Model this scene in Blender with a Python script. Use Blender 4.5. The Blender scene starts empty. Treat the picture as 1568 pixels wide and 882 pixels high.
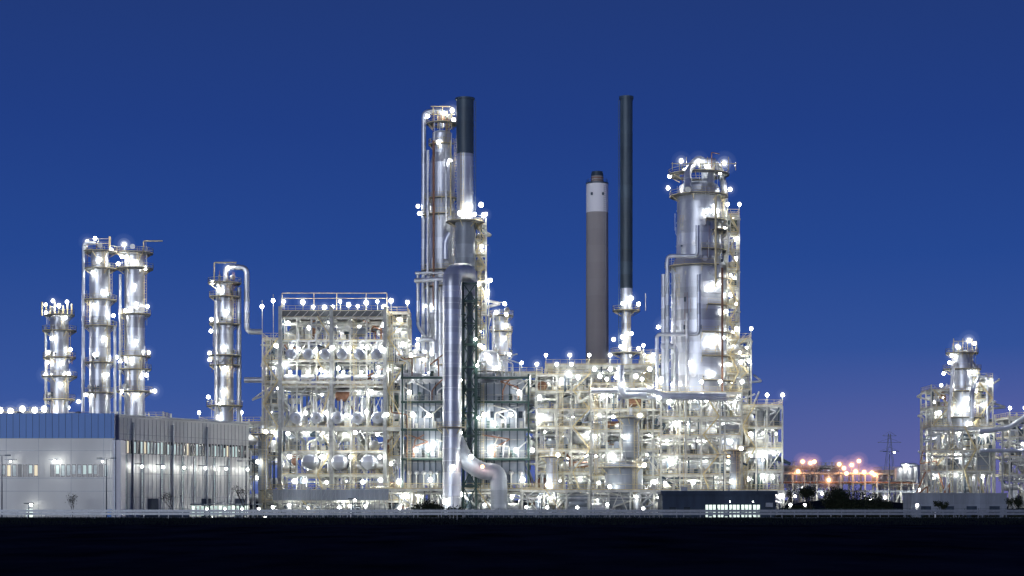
import bpy, bmesh, math, random
from mathutils import Vector, Matrix
R = random.Random(7)
scene = bpy.context.scene
# ------------------------------------------------------------------ survey helpers (metres)
CAMH = 4.0; HOR = 765.0; K = 0.00035
def SX(px, D): return (px - 784.0) * K * D
def SZ(py, D): return CAMH + (HOR - py) * K * D
def SL(p, D): return p * K * D
V = Vector
LP = 1.9
# ------------------------------------------------------------------ materials
MATS = {}
def mat(name, col, rough=0.5, metal=0.0, var=0.25, scale=0.6, streak=False, bump=0.0, bands=0.0, bmin=.8, spec=.5, stretch=None):
    m = bpy.data.materials.new(name); m.use_nodes = True
    nt = m.node_tree; N = nt.nodes; L = nt.links
    b = N['Principled BSDF']
    b.inputs['Roughness'].default_value = rough; b.inputs['Metallic'].default_value = metal
    b.inputs['Specular IOR Level'].default_value = spec
    tc = N.new('ShaderNodeTexCoord'); mp = N.new('ShaderNodeMapping')
    mp.inputs['Scale'].default_value = stretch or (1, 1, 0.12 if streak else 1)
    L.new(tc.outputs['Object'], mp.inputs['Vector'])
    n = N.new('ShaderNodeTexNoise'); n.inputs['Scale'].default_value = scale; n.inputs['Detail'].default_value = 6
    L.new(mp.outputs[0], n.inputs['Vector'])
    r = N.new('ShaderNodeValToRGB')
    r.color_ramp.elements[0].position = 0.3; r.color_ramp.elements[1].position = 0.7
    r.color_ramp.elements[0].color = [c * (1 - var) for c in col] + [1]
    r.color_ramp.elements[1].color = [min(1, c * (1 + var * .6)) for c in col] + [1]
    L.new(n.outputs['Fac'], r.inputs['Fac'])
    out = r.outputs['Color']
    if bands > 0:
        sp = N.new('ShaderNodeSeparateXYZ'); L.new(tc.outputs['Object'], sp.inputs[0])
        dv = N.new('ShaderNodeMath'); dv.operation = 'DIVIDE'; dv.inputs[1].default_value = bands
        L.new(sp.outputs['Z'], dv.inputs[0])
        fl = N.new('ShaderNodeMath'); fl.operation = 'FLOOR'; L.new(dv.outputs[0], fl.inputs[0])
        wn = N.new('ShaderNodeTexWhiteNoise'); wn.noise_dimensions = '1D'; L.new(fl.outputs[0], wn.inputs['W'])
        mr = N.new('ShaderNodeMapRange'); mr.inputs['To Min'].default_value = bmin; mr.inputs['To Max'].default_value = 1.05
        L.new(wn.outputs['Value'], mr.inputs['Value'])
        mx = N.new('ShaderNodeMix'); mx.data_type = 'RGBA'; mx.blend_type = 'MULTIPLY'; mx.inputs['Factor'].default_value = 1
        L.new(out, mx.inputs['A']); L.new(mr.outputs[0], mx.inputs['B']); out = mx.outputs['Result']
    L.new(out, b.inputs['Base Color'])
    if bump > 0:
        bp = N.new('ShaderNodeBump'); bp.inputs['Strength'].default_value = bump
        n2 = N.new('ShaderNodeTexNoise'); n2.inputs['Scale'].default_value = scale * 8; n2.inputs['Detail'].default_value = 8
        L.new(tc.outputs['Object'], n2.inputs['Vector']); L.new(n2.outputs['Fac'], bp.inputs['Height'])
        L.new(bp.outputs[0], b.inputs['Normal'])
    MATS[name] = m
    return m
def emis(name, col, s):
    m = bpy.data.materials.new(name); m.use_nodes = True
    b = m.node_tree.nodes['Principled BSDF']
    b.inputs['Base Color'].default_value = (*[c * .5 for c in col], 1)
    b.inputs['Emission Color'].default_value = (*col, 1); b.inputs['Emission Strength'].default_value = s
    m.cycles.emission_sampling = 'NONE'
    MATS[name] = m
def mist(name, col, s):  # emission-only volume that imitates lens glow round a lamp; nothing in the air
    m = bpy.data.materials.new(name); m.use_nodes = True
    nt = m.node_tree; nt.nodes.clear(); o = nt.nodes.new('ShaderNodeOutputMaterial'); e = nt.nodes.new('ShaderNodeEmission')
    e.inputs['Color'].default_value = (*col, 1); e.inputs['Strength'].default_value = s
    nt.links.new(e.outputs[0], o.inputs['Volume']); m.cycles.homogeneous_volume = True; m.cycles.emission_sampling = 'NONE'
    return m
mat('clad', (.57, .61, .68), .36, .55, .25, .35, True, .05, 2.4, .68)
mat('clad_small', (.62, .64, .66), .4, .35, .3, .8)
mat('steel', (.36, .38, .375), .55, .1, .3, 1.2)
mat('cream', (.55, .56, .51), .55, 0, .3, 1.0)
mat('yellow', (.60, .51, .29), .5, 0, .25, 1.0)
mat('grate', (.14, .15, .15), .7, .2, .3, 1.0)
mat('dark', (.055, .09, .125), .5, .2, .3, .5, True, 0, 3.0, .6)
mat('green', (.025, .07, .06), .5, .1, .3, .8)
mat('furn', (.28, .32, .37), .5, .25, .35, .4, True, 0, 3.0)
mat('concrete', (.35, .325, .31), .85, 0, .1, .25, True, .1, 5.0, .95)
mat('white', (.84, .84, .85), .6, 0, .05, .3, True)
mat('rust', (.26, .13, .08), .7, .1, .4, 1.0)
mat('panel', (.54, .56, .55), .45, .15, .16, .12, True)
mat('blue', (.07, .25, .66), .45, 0, .12, .3, True)
mat('roof', (.10, .13, .17), .7, 0, .25, .4)
mat('glassdark', (.03, .04, .05), .12, 0, .4, .7)
mat('glasspale', (.45, .56, .55), .2, 0, .4, .7)
mat('asphalt', (.025, .026, .032), .95, 0, .25, 1.5, False, .2, spec=.1)
mat('ground', (.013, .017, .026), 1, 0, .45, .12, False, .5, spec=0)
mat('field', (.0135, .0165, .027), 1, 0, .6, .35, False, .8, spec=0, stretch=(.35, .12, 1))
mat('wall', (.04, .06, .095), .8, 0, .3, .7, True, spec=.2)
mat('bark', (.05, .04, .03), .9, 0, .3, 3)
mat('leaf', (.03, .04, .022), .9, 0, .5, 2, spec=.1)
mat('grass', (.016, .022, .022), 1, 0, .5, 2, spec=0)
mat('galv', (.26, .29, .33), .4, .5, .2, 2)
emis('lampglass', (1, .99, .95), 28)
emis('lampsodium', (1, .50, .20), 8)
emis('winlit', (.85, 1, .90), 1.15)
emis('winpale', (.70, .88, .85), .55)
emis('winwarm', (1, .86, .6), .7)
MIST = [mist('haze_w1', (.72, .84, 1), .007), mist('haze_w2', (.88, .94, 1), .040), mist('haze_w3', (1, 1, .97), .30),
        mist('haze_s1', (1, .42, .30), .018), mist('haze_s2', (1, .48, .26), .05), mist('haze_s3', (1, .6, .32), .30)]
def unit_sphere(name, m):
    me = bpy.data.meshes.new(name); bm = bmesh.new(); bmesh.ops.create_icosphere(bm, subdivisions=3, radius=1); bm.to_mesh(me); bm.free()
    me.materials.append(m); return me
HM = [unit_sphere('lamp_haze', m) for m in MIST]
# ------------------------------------------------------------------ mesh builder
class B:
    def __init__(s): s.v = []; s.f = []; s.m = []; s.s = []
    def add(s, vs, fs, m, sm=False):
        o = len(s.v); s.v.extend(vs)
        for f in fs: s.f.append([i + o for i in f]); s.m.append(m); s.s.append(sm)
    def box(s, x0, x1, y0, y1, z0, z1, m):
        s.add([(x0,y0,z0),(x1,y0,z0),(x1,y1,z0),(x0,y1,z0),(x0,y0,z1),(x1,y0,z1),(x1,y1,z1),(x0,y1,z1)],
              [(0,3,2,1),(4,5,6,7),(0,1,5,4),(1,2,6,5),(2,3,7,6),(3,0,4,7)], m)
    def beam(s, p, q, w, m, h=None):
        p = V(p); q = V(q); d = q - p
        if d.length < 1e-4: return
        d.normalize(); up = V((0,0,1)) if abs(d.z) < .95 else V((0,1,0))
        a = d.cross(up).normalized() * (w/2); b = a.normalized().cross(d).normalized() * ((h or w)/2)
        vs = [tuple(c + k) for c in (p, q) for k in (-a-b, a-b, a+b, -a+b)]
        s.add(vs, [(0,1,2,3),(7,6,5,4),(0,4,5,1),(1,5,6,2),(2,6,7,3),(3,7,4,0)], m)
    def cyl(s, p, q, r, m, n=14, r2=None, caps=True):
        s.sweep([V(p), V(q)], [r, r if r2 is None else r2], m, n, caps)
    def sweep(s, pts, rr, m, n=10, caps=True):
        t = [(pts[min(i+1, len(pts)-1)] - pts[max(i-1, 0)]).normalized() for i in range(len(pts))]
        up = V((0,0,1)) if abs(t[0].z) < .9 else V((1,0,0))
        a = t[0].cross(up).normalized(); vs = []
        for i, p in enumerate(pts):
            a = (a - t[i] * a.dot(t[i])).normalized(); b = t[i].cross(a)
            for k in range(n):
                an = 2*math.pi*k/n; vs.append(tuple(p + (a*math.cos(an) + b*math.sin(an)) * rr[i]))
        fs = []
        for i in range(len(pts)-1):
            for k in range(n):
                k2 = (k+1) % n; fs.append((i*n+k, i*n+k2, (i+1)*n+k2, (i+1)*n+k))
        s.add(vs, fs, m, True)
        if caps:
            s.add([vs[k] for k in range(n)], [list(range(n))[::-1]], m)
            s.add(vs[-n:], [list(range(n))], m)
    def pipe(s, path, r, m, n=8, bend=None, flange=0):
        P = [V(p) for p in path]; bend = bend or r*2.2; out = [P[0]]
        for i in range(1, len(P)-1):
            d1 = P[i-1]-P[i]; d2 = P[i+1]-P[i]; bb = min(bend, d1.length*.49, d2.length*.49)
            a = P[i] + d1.normalized()*bb; c = P[i] + d2.normalized()*bb
            for j in range(6):
                u = j/5; out.append(a*(1-u)**2 + P[i]*2*u*(1-u) + c*u*u)
        out.append(P[-1])
        s.sweep(out, [r]*len(out), m, n)
        if flange:
            for i in range(len(P)-1):
                d = P[i+1]-P[i]; k = int(d.length/flange)
                for j in range(1, k+1):
                    c = P[i] + d*(j/(k+1)); e = d.normalized()*.08
                    s.cyl(c-e, c+e, r*1.12, m, n)
    def dome(s, c, r, h, m, n=20, down=False):
        vs = []; K_ = 5
        for i in range(K_):
            a = i/K_*math.pi/2
            for k in range(n):
                an = 2*math.pi*k/n
                vs.append((c[0]+r*math.cos(a)*math.cos(an), c[1]+r*math.cos(a)*math.sin(an), c[2]+(-1 if down else 1)*h*math.sin(a)))
        vs.append((c[0], c[1], c[2]+(-h if down else h))); fs = []
        for i in range(K_-1):
            for k in range(n): fs.append((i*n+k, i*n+(k+1)%n, (i+1)*n+(k+1)%n, (i+1)*n+k))
        for k in range(n): fs.append(((K_-1)*n+k, (K_-1)*n+(k+1)%n, K_*n))
        s.add(vs, fs, m, True)
    def drum(s, p, q, r, m, n=16):
        p = V(p); q = V(q); d = (q-p).normalized()
        pts = [p-d*r*.45, p-d*r*.36, p-d*r*.18, p, q, q+d*r*.18, q+d*r*.36, q+d*r*.45]
        s.sweep(pts, [r*.1, r*.6, r*.9, r, r, r*.9, r*.6, r*.1], m, n)
        for t in (.2, .8):
            c = p + (q-p)*t; s.cyl(c-d*.06, c+d*.06, r*1.05, m, n)
    def ball(s, c, r, m):
        s.dome(c, r, r, m, 8); s.dome(c, r, r, m, 8, True)
    def rail(s, pts, m='yellow', h=1.1, step=1.6, t=.06):
        for p, q in zip(pts[:-1], pts[1:]):
            p = V(p); q = V(q); up = V((0,0,h))
            s.beam(p+up, q+up, t, m); s.beam(p+up*.5, q+up*.5, t*.8, m); s.beam(p+V((0,0,.08)), q+V((0,0,.08)), .04, m, .16)
            k = max(1, int((q-p).length/step))
            for j in range(k+1): c = p+(q-p)*(j/k); s.beam(c, c+up, t, m)
    def ringdeck(s, cx, cy, z, r, R2, a0=0, a1=360, m='grate', rm='yellow', n=14):
        k = max(3, int(n*(a1-a0)/360)); A = [math.radians(a0+(a1-a0)*i/k) for i in range(k+1)]
        vs = []
        for a in A:
            for rr, zz in ((r, z), (R2, z), (R2, z-.2), (r, z-.2)):
                vs.append((cx+rr*math.cos(a), cy+rr*math.sin(a), zz))
        fs = []
        for i in range(k):
            for j in range(4): fs.append((i*4+j, i*4+(j+1)%4, i*4+4+(j+1)%4, i*4+4+j))
        fs += [(0,3,2,1), (k*4, k*4+1, k*4+2, k*4+3)]
        s.add(vs, fs, m)
        s.rail([(cx+R2*math.cos(a), cy+R2*math.sin(a), z) for a in A], rm, step=9)
        for a in A[::2]:
            s.beam((cx+r*math.cos(a), cy+r*math.sin(a), z-1.3), (cx+R2*.96*math.cos(a), cy+R2*.96*math.sin(a), z-.2), .12, 'yellow')
    def ladder(s, x, y, z0, z1, m='yellow', cage=True):
        s.beam((x-.3, y, z0), (x-.3, y, z1), .07, m); s.beam((x+.3, y, z0), (x+.3, y, z1), .07, m)
        z = z0
        while z < z1: s.beam((x-.3, y, z), (x+.3, y, z), .04, m); z += .6
        if cage:
            z = z0+2
            while z < z1:
                ps = [(x+.42*math.cos(a), y-.42+.42*math.sin(a), z) for a in [math.radians(t) for t in (150, 210, 270, 330, 390)]]
                for a, b in zip(ps[:-1], ps[1:]): s.beam(a, b, .05, m)
                z += 1.3
            for a in (200, 270, 340):
                a = math.radians(a); s.beam((x+.42*math.cos(a), y-.42+.42*math.sin(a), z0+2), (x+.42*math.cos(a), y-.42+.42*math.sin(a), z1), .04, m)
    def make(s, name, parent=None, origin=(0,0,0)):
        me = bpy.data.meshes.new(name)
        o = V(origin)
        me.from_pydata([(x-o.x, y-o.y, z-o.z) for x, y, z in s.v], [], s.f)
        used = sorted(set(s.m)); ix = {u: i for i, u in enumerate(used)}
        for u in used: me.materials.append(MATS[u])
        me.polygons.foreach_set('material_index', [ix[u] for u in s.m])
        me.polygons.foreach_set('use_smooth', s.s)
        me.update()
        ob = bpy.data.objects.new(name, me); scene.collection.objects.link(ob)
        if parent: ob.parent = parent
        else: ob.location = o
        return ob
NL = [0, 0]
HR = random.Random(99)
class G:
    """a named real-world object: Empty parent + mesh + lamps"""
    def __init__(s, name, origin):
        s.o = V(origin); s.e = bpy.data.objects.new(name, None); s.e.location = s.o
        scene.collection.objects.link(s.e); s.b = B(); s.l = B(); s.parts = {}
    def lamp(s, x, y, z, P=1000, r=.32, col=(1, .975, .90), kind='lampglass', light=True, hood=True, haze=None):
        gr = r*1.2
        s.l.ball((x, y, z), gr, kind)
        if hood:
            s.l.cyl((x, y, z+gr*1.05), (x, y, z+gr*1.3), gr*1.1, 'steel', 8, gr*.5)
            s.l.beam((x, y, z+gr*1.2), (x, y+.9, z+gr*1.2+.1), .07, 'steel')
        if light:
            NL[0] += 1
            ld = bpy.data.lights.new('lamp_light', 'POINT'); ld.energy = P*LP; ld.color = col; ld.shadow_soft_size = gr*1.1
            lo = bpy.data.objects.new('lamp_light', ld); scene.collection.objects.link(lo)
            lo.parent = s.e; lo.location = V((x, y, z)) - s.o
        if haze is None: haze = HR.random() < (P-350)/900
        if haze:  # adds nested glowing shells as an imitated halo, not part of the fixture
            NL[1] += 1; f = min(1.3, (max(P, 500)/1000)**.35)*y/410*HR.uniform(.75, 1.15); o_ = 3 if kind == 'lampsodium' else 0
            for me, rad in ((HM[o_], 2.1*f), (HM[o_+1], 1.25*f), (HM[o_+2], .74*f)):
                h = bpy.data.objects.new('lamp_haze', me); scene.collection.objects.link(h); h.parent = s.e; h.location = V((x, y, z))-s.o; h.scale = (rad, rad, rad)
    def done(s, body='structure'):
        if s.b.v: s.b.make(body, s.e, s.o)
        if s.l.v: s.l.make('lamps', s.e, s.o)
# ------------------------------------------------------------------ process column
def column(name, px, D, prof, plats, lamps, m='clad', ladx=1, side=None, base=0.0, dm=.35, power=1000, band=2.4, n=26):
    cx = SX(px, D); g = G(name, (cx, D, 0)); b = g.b
    P = [(SZ(py, D), SL(r, D)) for py, r in prof]
    b.dome((cx, D, P[0][0]), P[0][1], P[0][1]*dm, m, n)
    P.append((base, P[-1][1]))
    for (z1, r1), (z0, r0) in zip(P[:-1], P[1:]):
        b.cyl((cx, D, z0), (cx, D, z1), r0, m, n, r1, False)
        z = z0 + band
        while z < z1 - .5:
            f = (z-z0)/(z1-z0); rr = r0+(r1-r0)*f
            b.cyl((cx, D, z-.07), (cx, D, z+.07), rr*1.025, m, n); z += band
    def rad(z):
        for (z1, r1), (z0, r0) in zip(P[:-1], P[1:]):
            if z0 <= z <= z1: return r0+(r1-r0)*(z-z0)/max(.01, z1-z0)
        return P[0][1]
    lastz = None; k = 0
    for pl in plats:
        py, ex = pl[0], pl[1]; a0, a1 = (pl[2], pl[3]) if len(pl) > 2 else (0, 360)
        z = SZ(py, D); r = rad(z); b.ringdeck(cx, D, z, r*1.01, r+SL(ex, D), a0, a1)
        if lastz is not None:
            a = math.radians([-35, -60, -20, -140][k % 4]); rr = r+.5
            b.ladder(cx+ladx*rr*math.cos(a), D+rr*math.sin(a), z, lastz+1)
        lastz = z; k += 1
        a = math.radians(R.uniform(-150, -30)); c = V((cx+r*math.cos(a), D+r*math.sin(a), z+1.2)); d = V((math.cos(a), math.sin(a), 0))
        b.cyl(c, c+d*.6, .45, 'clad_small', 10); b.cyl(c+d*.55, c+d*.7, .6, 'clad_small', 10)
        for j in range(5):
            a = math.radians(R.uniform(-170, -10)); q = r+.35+R.random()*.8; X = cx+q*math.cos(a); Y = D+q*math.sin(a); hh = R.uniform(.8, 2.6)
            if j % 2: b.box(X-.2, X+.2, Y-.15, Y+.15, z+.6, z+.6+hh*.4, R.choice(['steel','cream','dark']))
            b.beam((X, Y, z-R.uniform(0, 4)), (X, Y, z+hh), .09, R.choice(['steel','clad_small','rust']))
    for i, l in enumerate(lamps):
        x, y = l[0], l[1]; P_ = (l[2] if len(l) > 2 else power)*.78
        X = SX(x, D); z = SZ(y, D); r = rad(z); dx = X-cx; RR = r+1.0
        dy = -math.sqrt(max(0.0, RR*RR-dx*dx)) if abs(dx) < RR else 0
        g.lamp(X, D+dy, z, P_)
    if side:
        for pth, rr, mm in side:
            b.pipe([(SX(a, D+dd), D+dd, SZ(c, D+dd)) for a, c, dd in pth], SL(rr, D), mm, 10, flange=4)
    return g
# ------------------------------------------------------------------ process frame
def frame(name, px0, px1, levels, D, depth, nx, seed, lampP=900, dens=1.0, lampd=.8, ym='yellow', wcol=.34, clutter=True, colm='cream', bright=None, g=None, topmast=True):
    rr = random.Random(seed)
    x0, x1 = SX(px0, D), SX(px1, D); zs = sorted([SZ(l, D) for l in levels])
    mine = g is None
    if mine: g = G(name, ((x0+x1)/2, D, 0))
    b = g.b
    xs = [x0+(x1-x0)*i/nx for i in range(nx+1)]; ys = [D, D+depth*.5, D+depth]
    for i in range(1, nx): xs[i] += rr.uniform(-.12, .12)*(x1-x0)/nx
    ztop = zs[-1]
    for y in ys:
        for x in xs: b.beam((x, y, 0), (x, y, ztop+(1.5 if rr.random() < .3 else 0)), wcol, colm)
    for li, z in enumerate(zs):
        for y in ys: b.beam((x0, y, z), (x1, y, z), wcol*.8, colm, wcol*1.3)
        for x in xs: b.beam((x, D, z), (x, D+depth, z), wcol*.7, colm, wcol)
        for i in range(nx):
            for j in range(2):
                if rr.random() < .68:
                    b.box(xs[i]+.15, xs[i+1]-.15, ys[j]+.15, ys[j+1]-.15, z+.2, z+.27, 'grate')
        b.rail([(x0, D-.1, z+.27), (x1, D-.1, z+.27)], ym); b.rail([(x0, ys[2], z+.27), (x1, ys[2], z+.27)], ym)
        b.rail([(x1, D, z+.27), (x1, D+depth, z+.27)], ym); b.rail([(x0, D, z+.27), (x0, D+depth, z+.27)], ym)
    zz = [0]+zs
    for li in range(len(zz)-1):
        z0, z1 = zz[li], zz[li+1]; h = z1-z0
        for y in (ys[0], ys[2]):
            for i in range(nx):
                q = rr.random()
                if q < .2: b.beam((xs[i], y, z0), (xs[i+1], y, z1), .18, colm)
                elif q < .4: b.beam((xs[i+1], y, z0), (xs[i], y, z1), .18, colm)
                elif q < .5:
                    mx = (xs[i]+xs[i+1])/2; b.beam((xs[i], y, z0), (mx, y, z1), .16, colm); b.beam((xs[i+1], y, z0), (mx, y, z1), .16, colm)
        if clutter:
            for i in range(nx):
                xa, xb = xs[i], xs[i+1]; w = xb-xa
                if rr.random() < .05:
                    b.box(xa+.3, xb-.3, D+1.5, D+depth*.6, z0+.3, z1-.4, rr.choice(['furn','furn','green']))
                for rep in range(max(1, int(round(3.6*dens)))):
                    t = rr.random(); y = rr.uniform(D+.8, D+depth-1); mm = rr.choice(['clad_small','clad_small','clad_small','cream','steel','furn','dark' if rr.random()<.5 else 'clad_small','rust' if rr.random()<.3 else 'steel'])
                    if t < .22 and h > 2.5:
                        r = min(h*.3, rr.uniform(.6, 1.3)); zc = z0+.5+r+rr.random()*(max(0, h-2*r-1))
                        b.drum((xa+w*.15, y, zc), (xb-w*.15, y, zc), r, mm)
                    elif t < .42 and h > 2.5:
                        r = min(h*.28, rr.uniform(.5, 1.2)); xc = rr.uniform(xa+.8, xb-.8); zc = z0+.5+r
                        b.drum((xc, y, zc), (xc, min(D+depth, y+6), zc), r, mm)
                    elif t < .62:
                        r = rr.uniform(.4, .9); xc = rr.uniform(xa+.8, xb-.8)
                        b.drum((xc, y, z0+.8), (xc, y, z0+max(1.5, h*rr.uniform(.5, .85))), r, mm, 14)
                        b.pipe([(xc, y, z0+h*.8), (xc, y, z1-.5), (xc+rr.uniform(-3, 3), y, z1-.5), (xc+rr.uniform(-3, 3), y, z0+.3)], .16, mm)
                    else:
                        xc = rr.uniform(xa, xb); r = rr.uniform(.14, .34)
                        b.pipe([(xc, y, z0), (xc, y, z0+h*rr.uniform(.3, .8)), (xc+rr.uniform(-5, 5), y, z0+h*rr.uniform(.3, .8)), (xc+rr.uniform(-4, 4), y-rr.uniform(0, .5), z1)], r, mm)
            for k in range(int(5*dens)):
                y = rr.uniform(D-.5, D+depth); z = z1-rr.uniform(.35, min(1.6, h*.5)); r = rr.choice([.1, .14, .2, .28])
                b.pipe([(x0+rr.uniform(-.5, 1), y, z), (x1-rr.uniform(-.5, 1), y, z)], r, rr.choice(['clad_small','steel','cream']), 8)
            for k in range(int(6*dens)):
                x = rr.uniform(x0, x1); y = rr.uniform(D-.6, D+2); b.cyl((x, y, z0), (x, y, z1), rr.choice([.08, .12, .2]), rr.choice(['clad_small','cream','steel','dark']), 8)
            for k in range(int(7*dens)):
                x = rr.uniform(x0, x1); y = rr.uniform(D, D+2.5); s_ = rr.uniform(.2, .55)
                b.box(x-s_, x+s_, y-.2, y+.4, z0+.5, z0+.5+s_*rr.uniform(1.2, 3), rr.choice(['steel','cream','furn','dark']))
        for i in range(nx):
            if rr.random() < lampd*.97:
                g.lamp(rr.uniform(xs[i]+.5, xs[i+1]-.5), D-.4+rr.choice([0, 0, 3.5, 6]), z1-rr.uniform(.9, 1.6), lampP*rr.choice([.45, .8, 1.2, 2.1]), rr.choice([.18, .26, .36]))
    if topmast:
        for i in range(nx+1):
            if rr.random() < .7:
                x = xs[i]; b.beam((x, D, ztop), (x, D, ztop+2.6), .1, colm); g.lamp(x, D-.3, ztop+2.4, lampP*.8, .3)
    b.ladder(xs[rr.randrange(nx)]+1, D-.6, 0, ztop, cage=True)
    ii = rr.randrange(nx); xs0 = xs[ii]+.3; wmax = xs[ii+1]-xs[ii]-.6
    for li in range(len(zz)-1):
        za, zb = zz[li]+.3, zz[li+1]+.3; w = min(5, (zb-za)*1.1, wmax)
        a, c = (xs0, xs0+w) if li % 2 else (xs0+w, xs0)
        for yy in (D-1.2, D-.5): b.beam((a, yy, za), (c, yy, zb), .1, 'yellow', .25)
        b.beam((a, D-1.2, za+1), (c, D-1.2, zb+1), .06, 'yellow')
    if mine: g.done()
    return g
# ================================================================== LEFT COLUMNS
D = 430
g = column('distillation_column', 91, D, [(487, 14)], [(483, 9), (507, 12), (548, 11), (577, 13), (612, 10)],
  [(70,467,700),(86,463,900),(106,464,700),(73,480),(104,488),(77,541),(110,536),(76,556),(100,557),(108,573),(72,575),(95,470),(84,520,700),(98,590,700)], side=[([(70,500,0),(70,640,0)],2,'clad_small')])
for i in range(8):
    x = SX(66+i*6.5, D); g.b.cyl((x, D-1, SZ(484,D)), (x, D-1, SZ(463+3*(i%3),D)), .2, 'yellow', 8)
g.done()
D = 425
g = column('distillation_column', 153, D, [(386, 13.5), (415, 13.5), (425, 16)], [(386, 14), (412, 12), (460, 10), (500, 10), (556, 9), (602, 9)],
  [(136,372,1500),(150,368),(172,384,700),(157,400),(181,404,700),(165,449,1500),(149,470),(175,484),(168,575),(147,420),(150,545,700),(165,520,700),(120,615),(135,605,700)],
  side=[([(146,372,-2),(128,372,-2),(127,630,-2)],2.5,'clad'), ([(168,380,0),(168,362,0)],1.5,'yellow'), ([(176,500,-3),(176,640,-3)],2,'clad_small')])
g.b.rail([(SX(138,D),D-2,SZ(375,D)),(SX(170,D),D-2,SZ(375,D))])
g.done()
g = column('distillation_column', 206, D+2, [(392, 15.5)], [(388, 13), (412, 13), (482, 9), (546, 9), (566, 10), (600, 12)],
  [(194,377,1800),(190,395),(210,404,1400),(225,412,700),(196,478),(227,470),(213,468,700),(186,555),(178,547),(228,540),(206,552),(212,607),(237,599),(213,525,700),(210,440,700),(226,575,700),(190,600)],
  side=[([(220,384,-1),(220,369,-1),(249,369,-1)],1.0,'yellow'), ([(184,420,-2),(184,640,-2)],2,'clad_small')])
g.done()
g = column('distillation_column', 344, 415, [(437, 13.5)], [(434, 12), (455, 10), (497, 10), (545, 11), (560, 10), (622, 14)],
  [(352,413,1200),(338,446,1800),(327,434,700),(325,490),(323,507,700),(346,535,2200),(321,551),(321,541,700),(345,600,1200),(319,608),(348,565),(350,480,700),(340,620),(335,640)],
  side=[([(346,432,0),(346,408,0),(378,410,0),(378,508,0),(400,508,2)],4.2,'clad'), ([(366,440,1),(366,650,1)],3.5,'clad'), ([(328,430,-3),(328,402,-3),(362,402,-3)],1,'yellow'), ([(330,460,-3),(330,650,-3)],1.8,'clad_small')])
g.done()
g = frame('pipe_rack', -70, 74, [632, 668, 700], 480, 10, 5, 3, 700, .5, .5, topmast=False)
g = G('floodlight_mast', (SX(40, 420), 420, 0))
for i, x in enumerate((-30, -12, 1, 17, 35, 54, 68)):
    X = SX(x, 420); z = SZ(627+R.uniform(-2, 3), 420); g.b.beam((X, 420, 0), (X, 420, z+.6), .2, 'steel'); g.lamp(X, 419.6, z, 1100, .5, haze=True)
g.done()
frame('process_structure', 105, 250, [640, 672, 705], 440, 10, 4, 13, 900, .7, .8, topmast=True)
frame('process_structure', 305, 400, [648, 690, 725], 425, 12, 3, 14, 1000, 1, .9, topmast=True)
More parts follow.
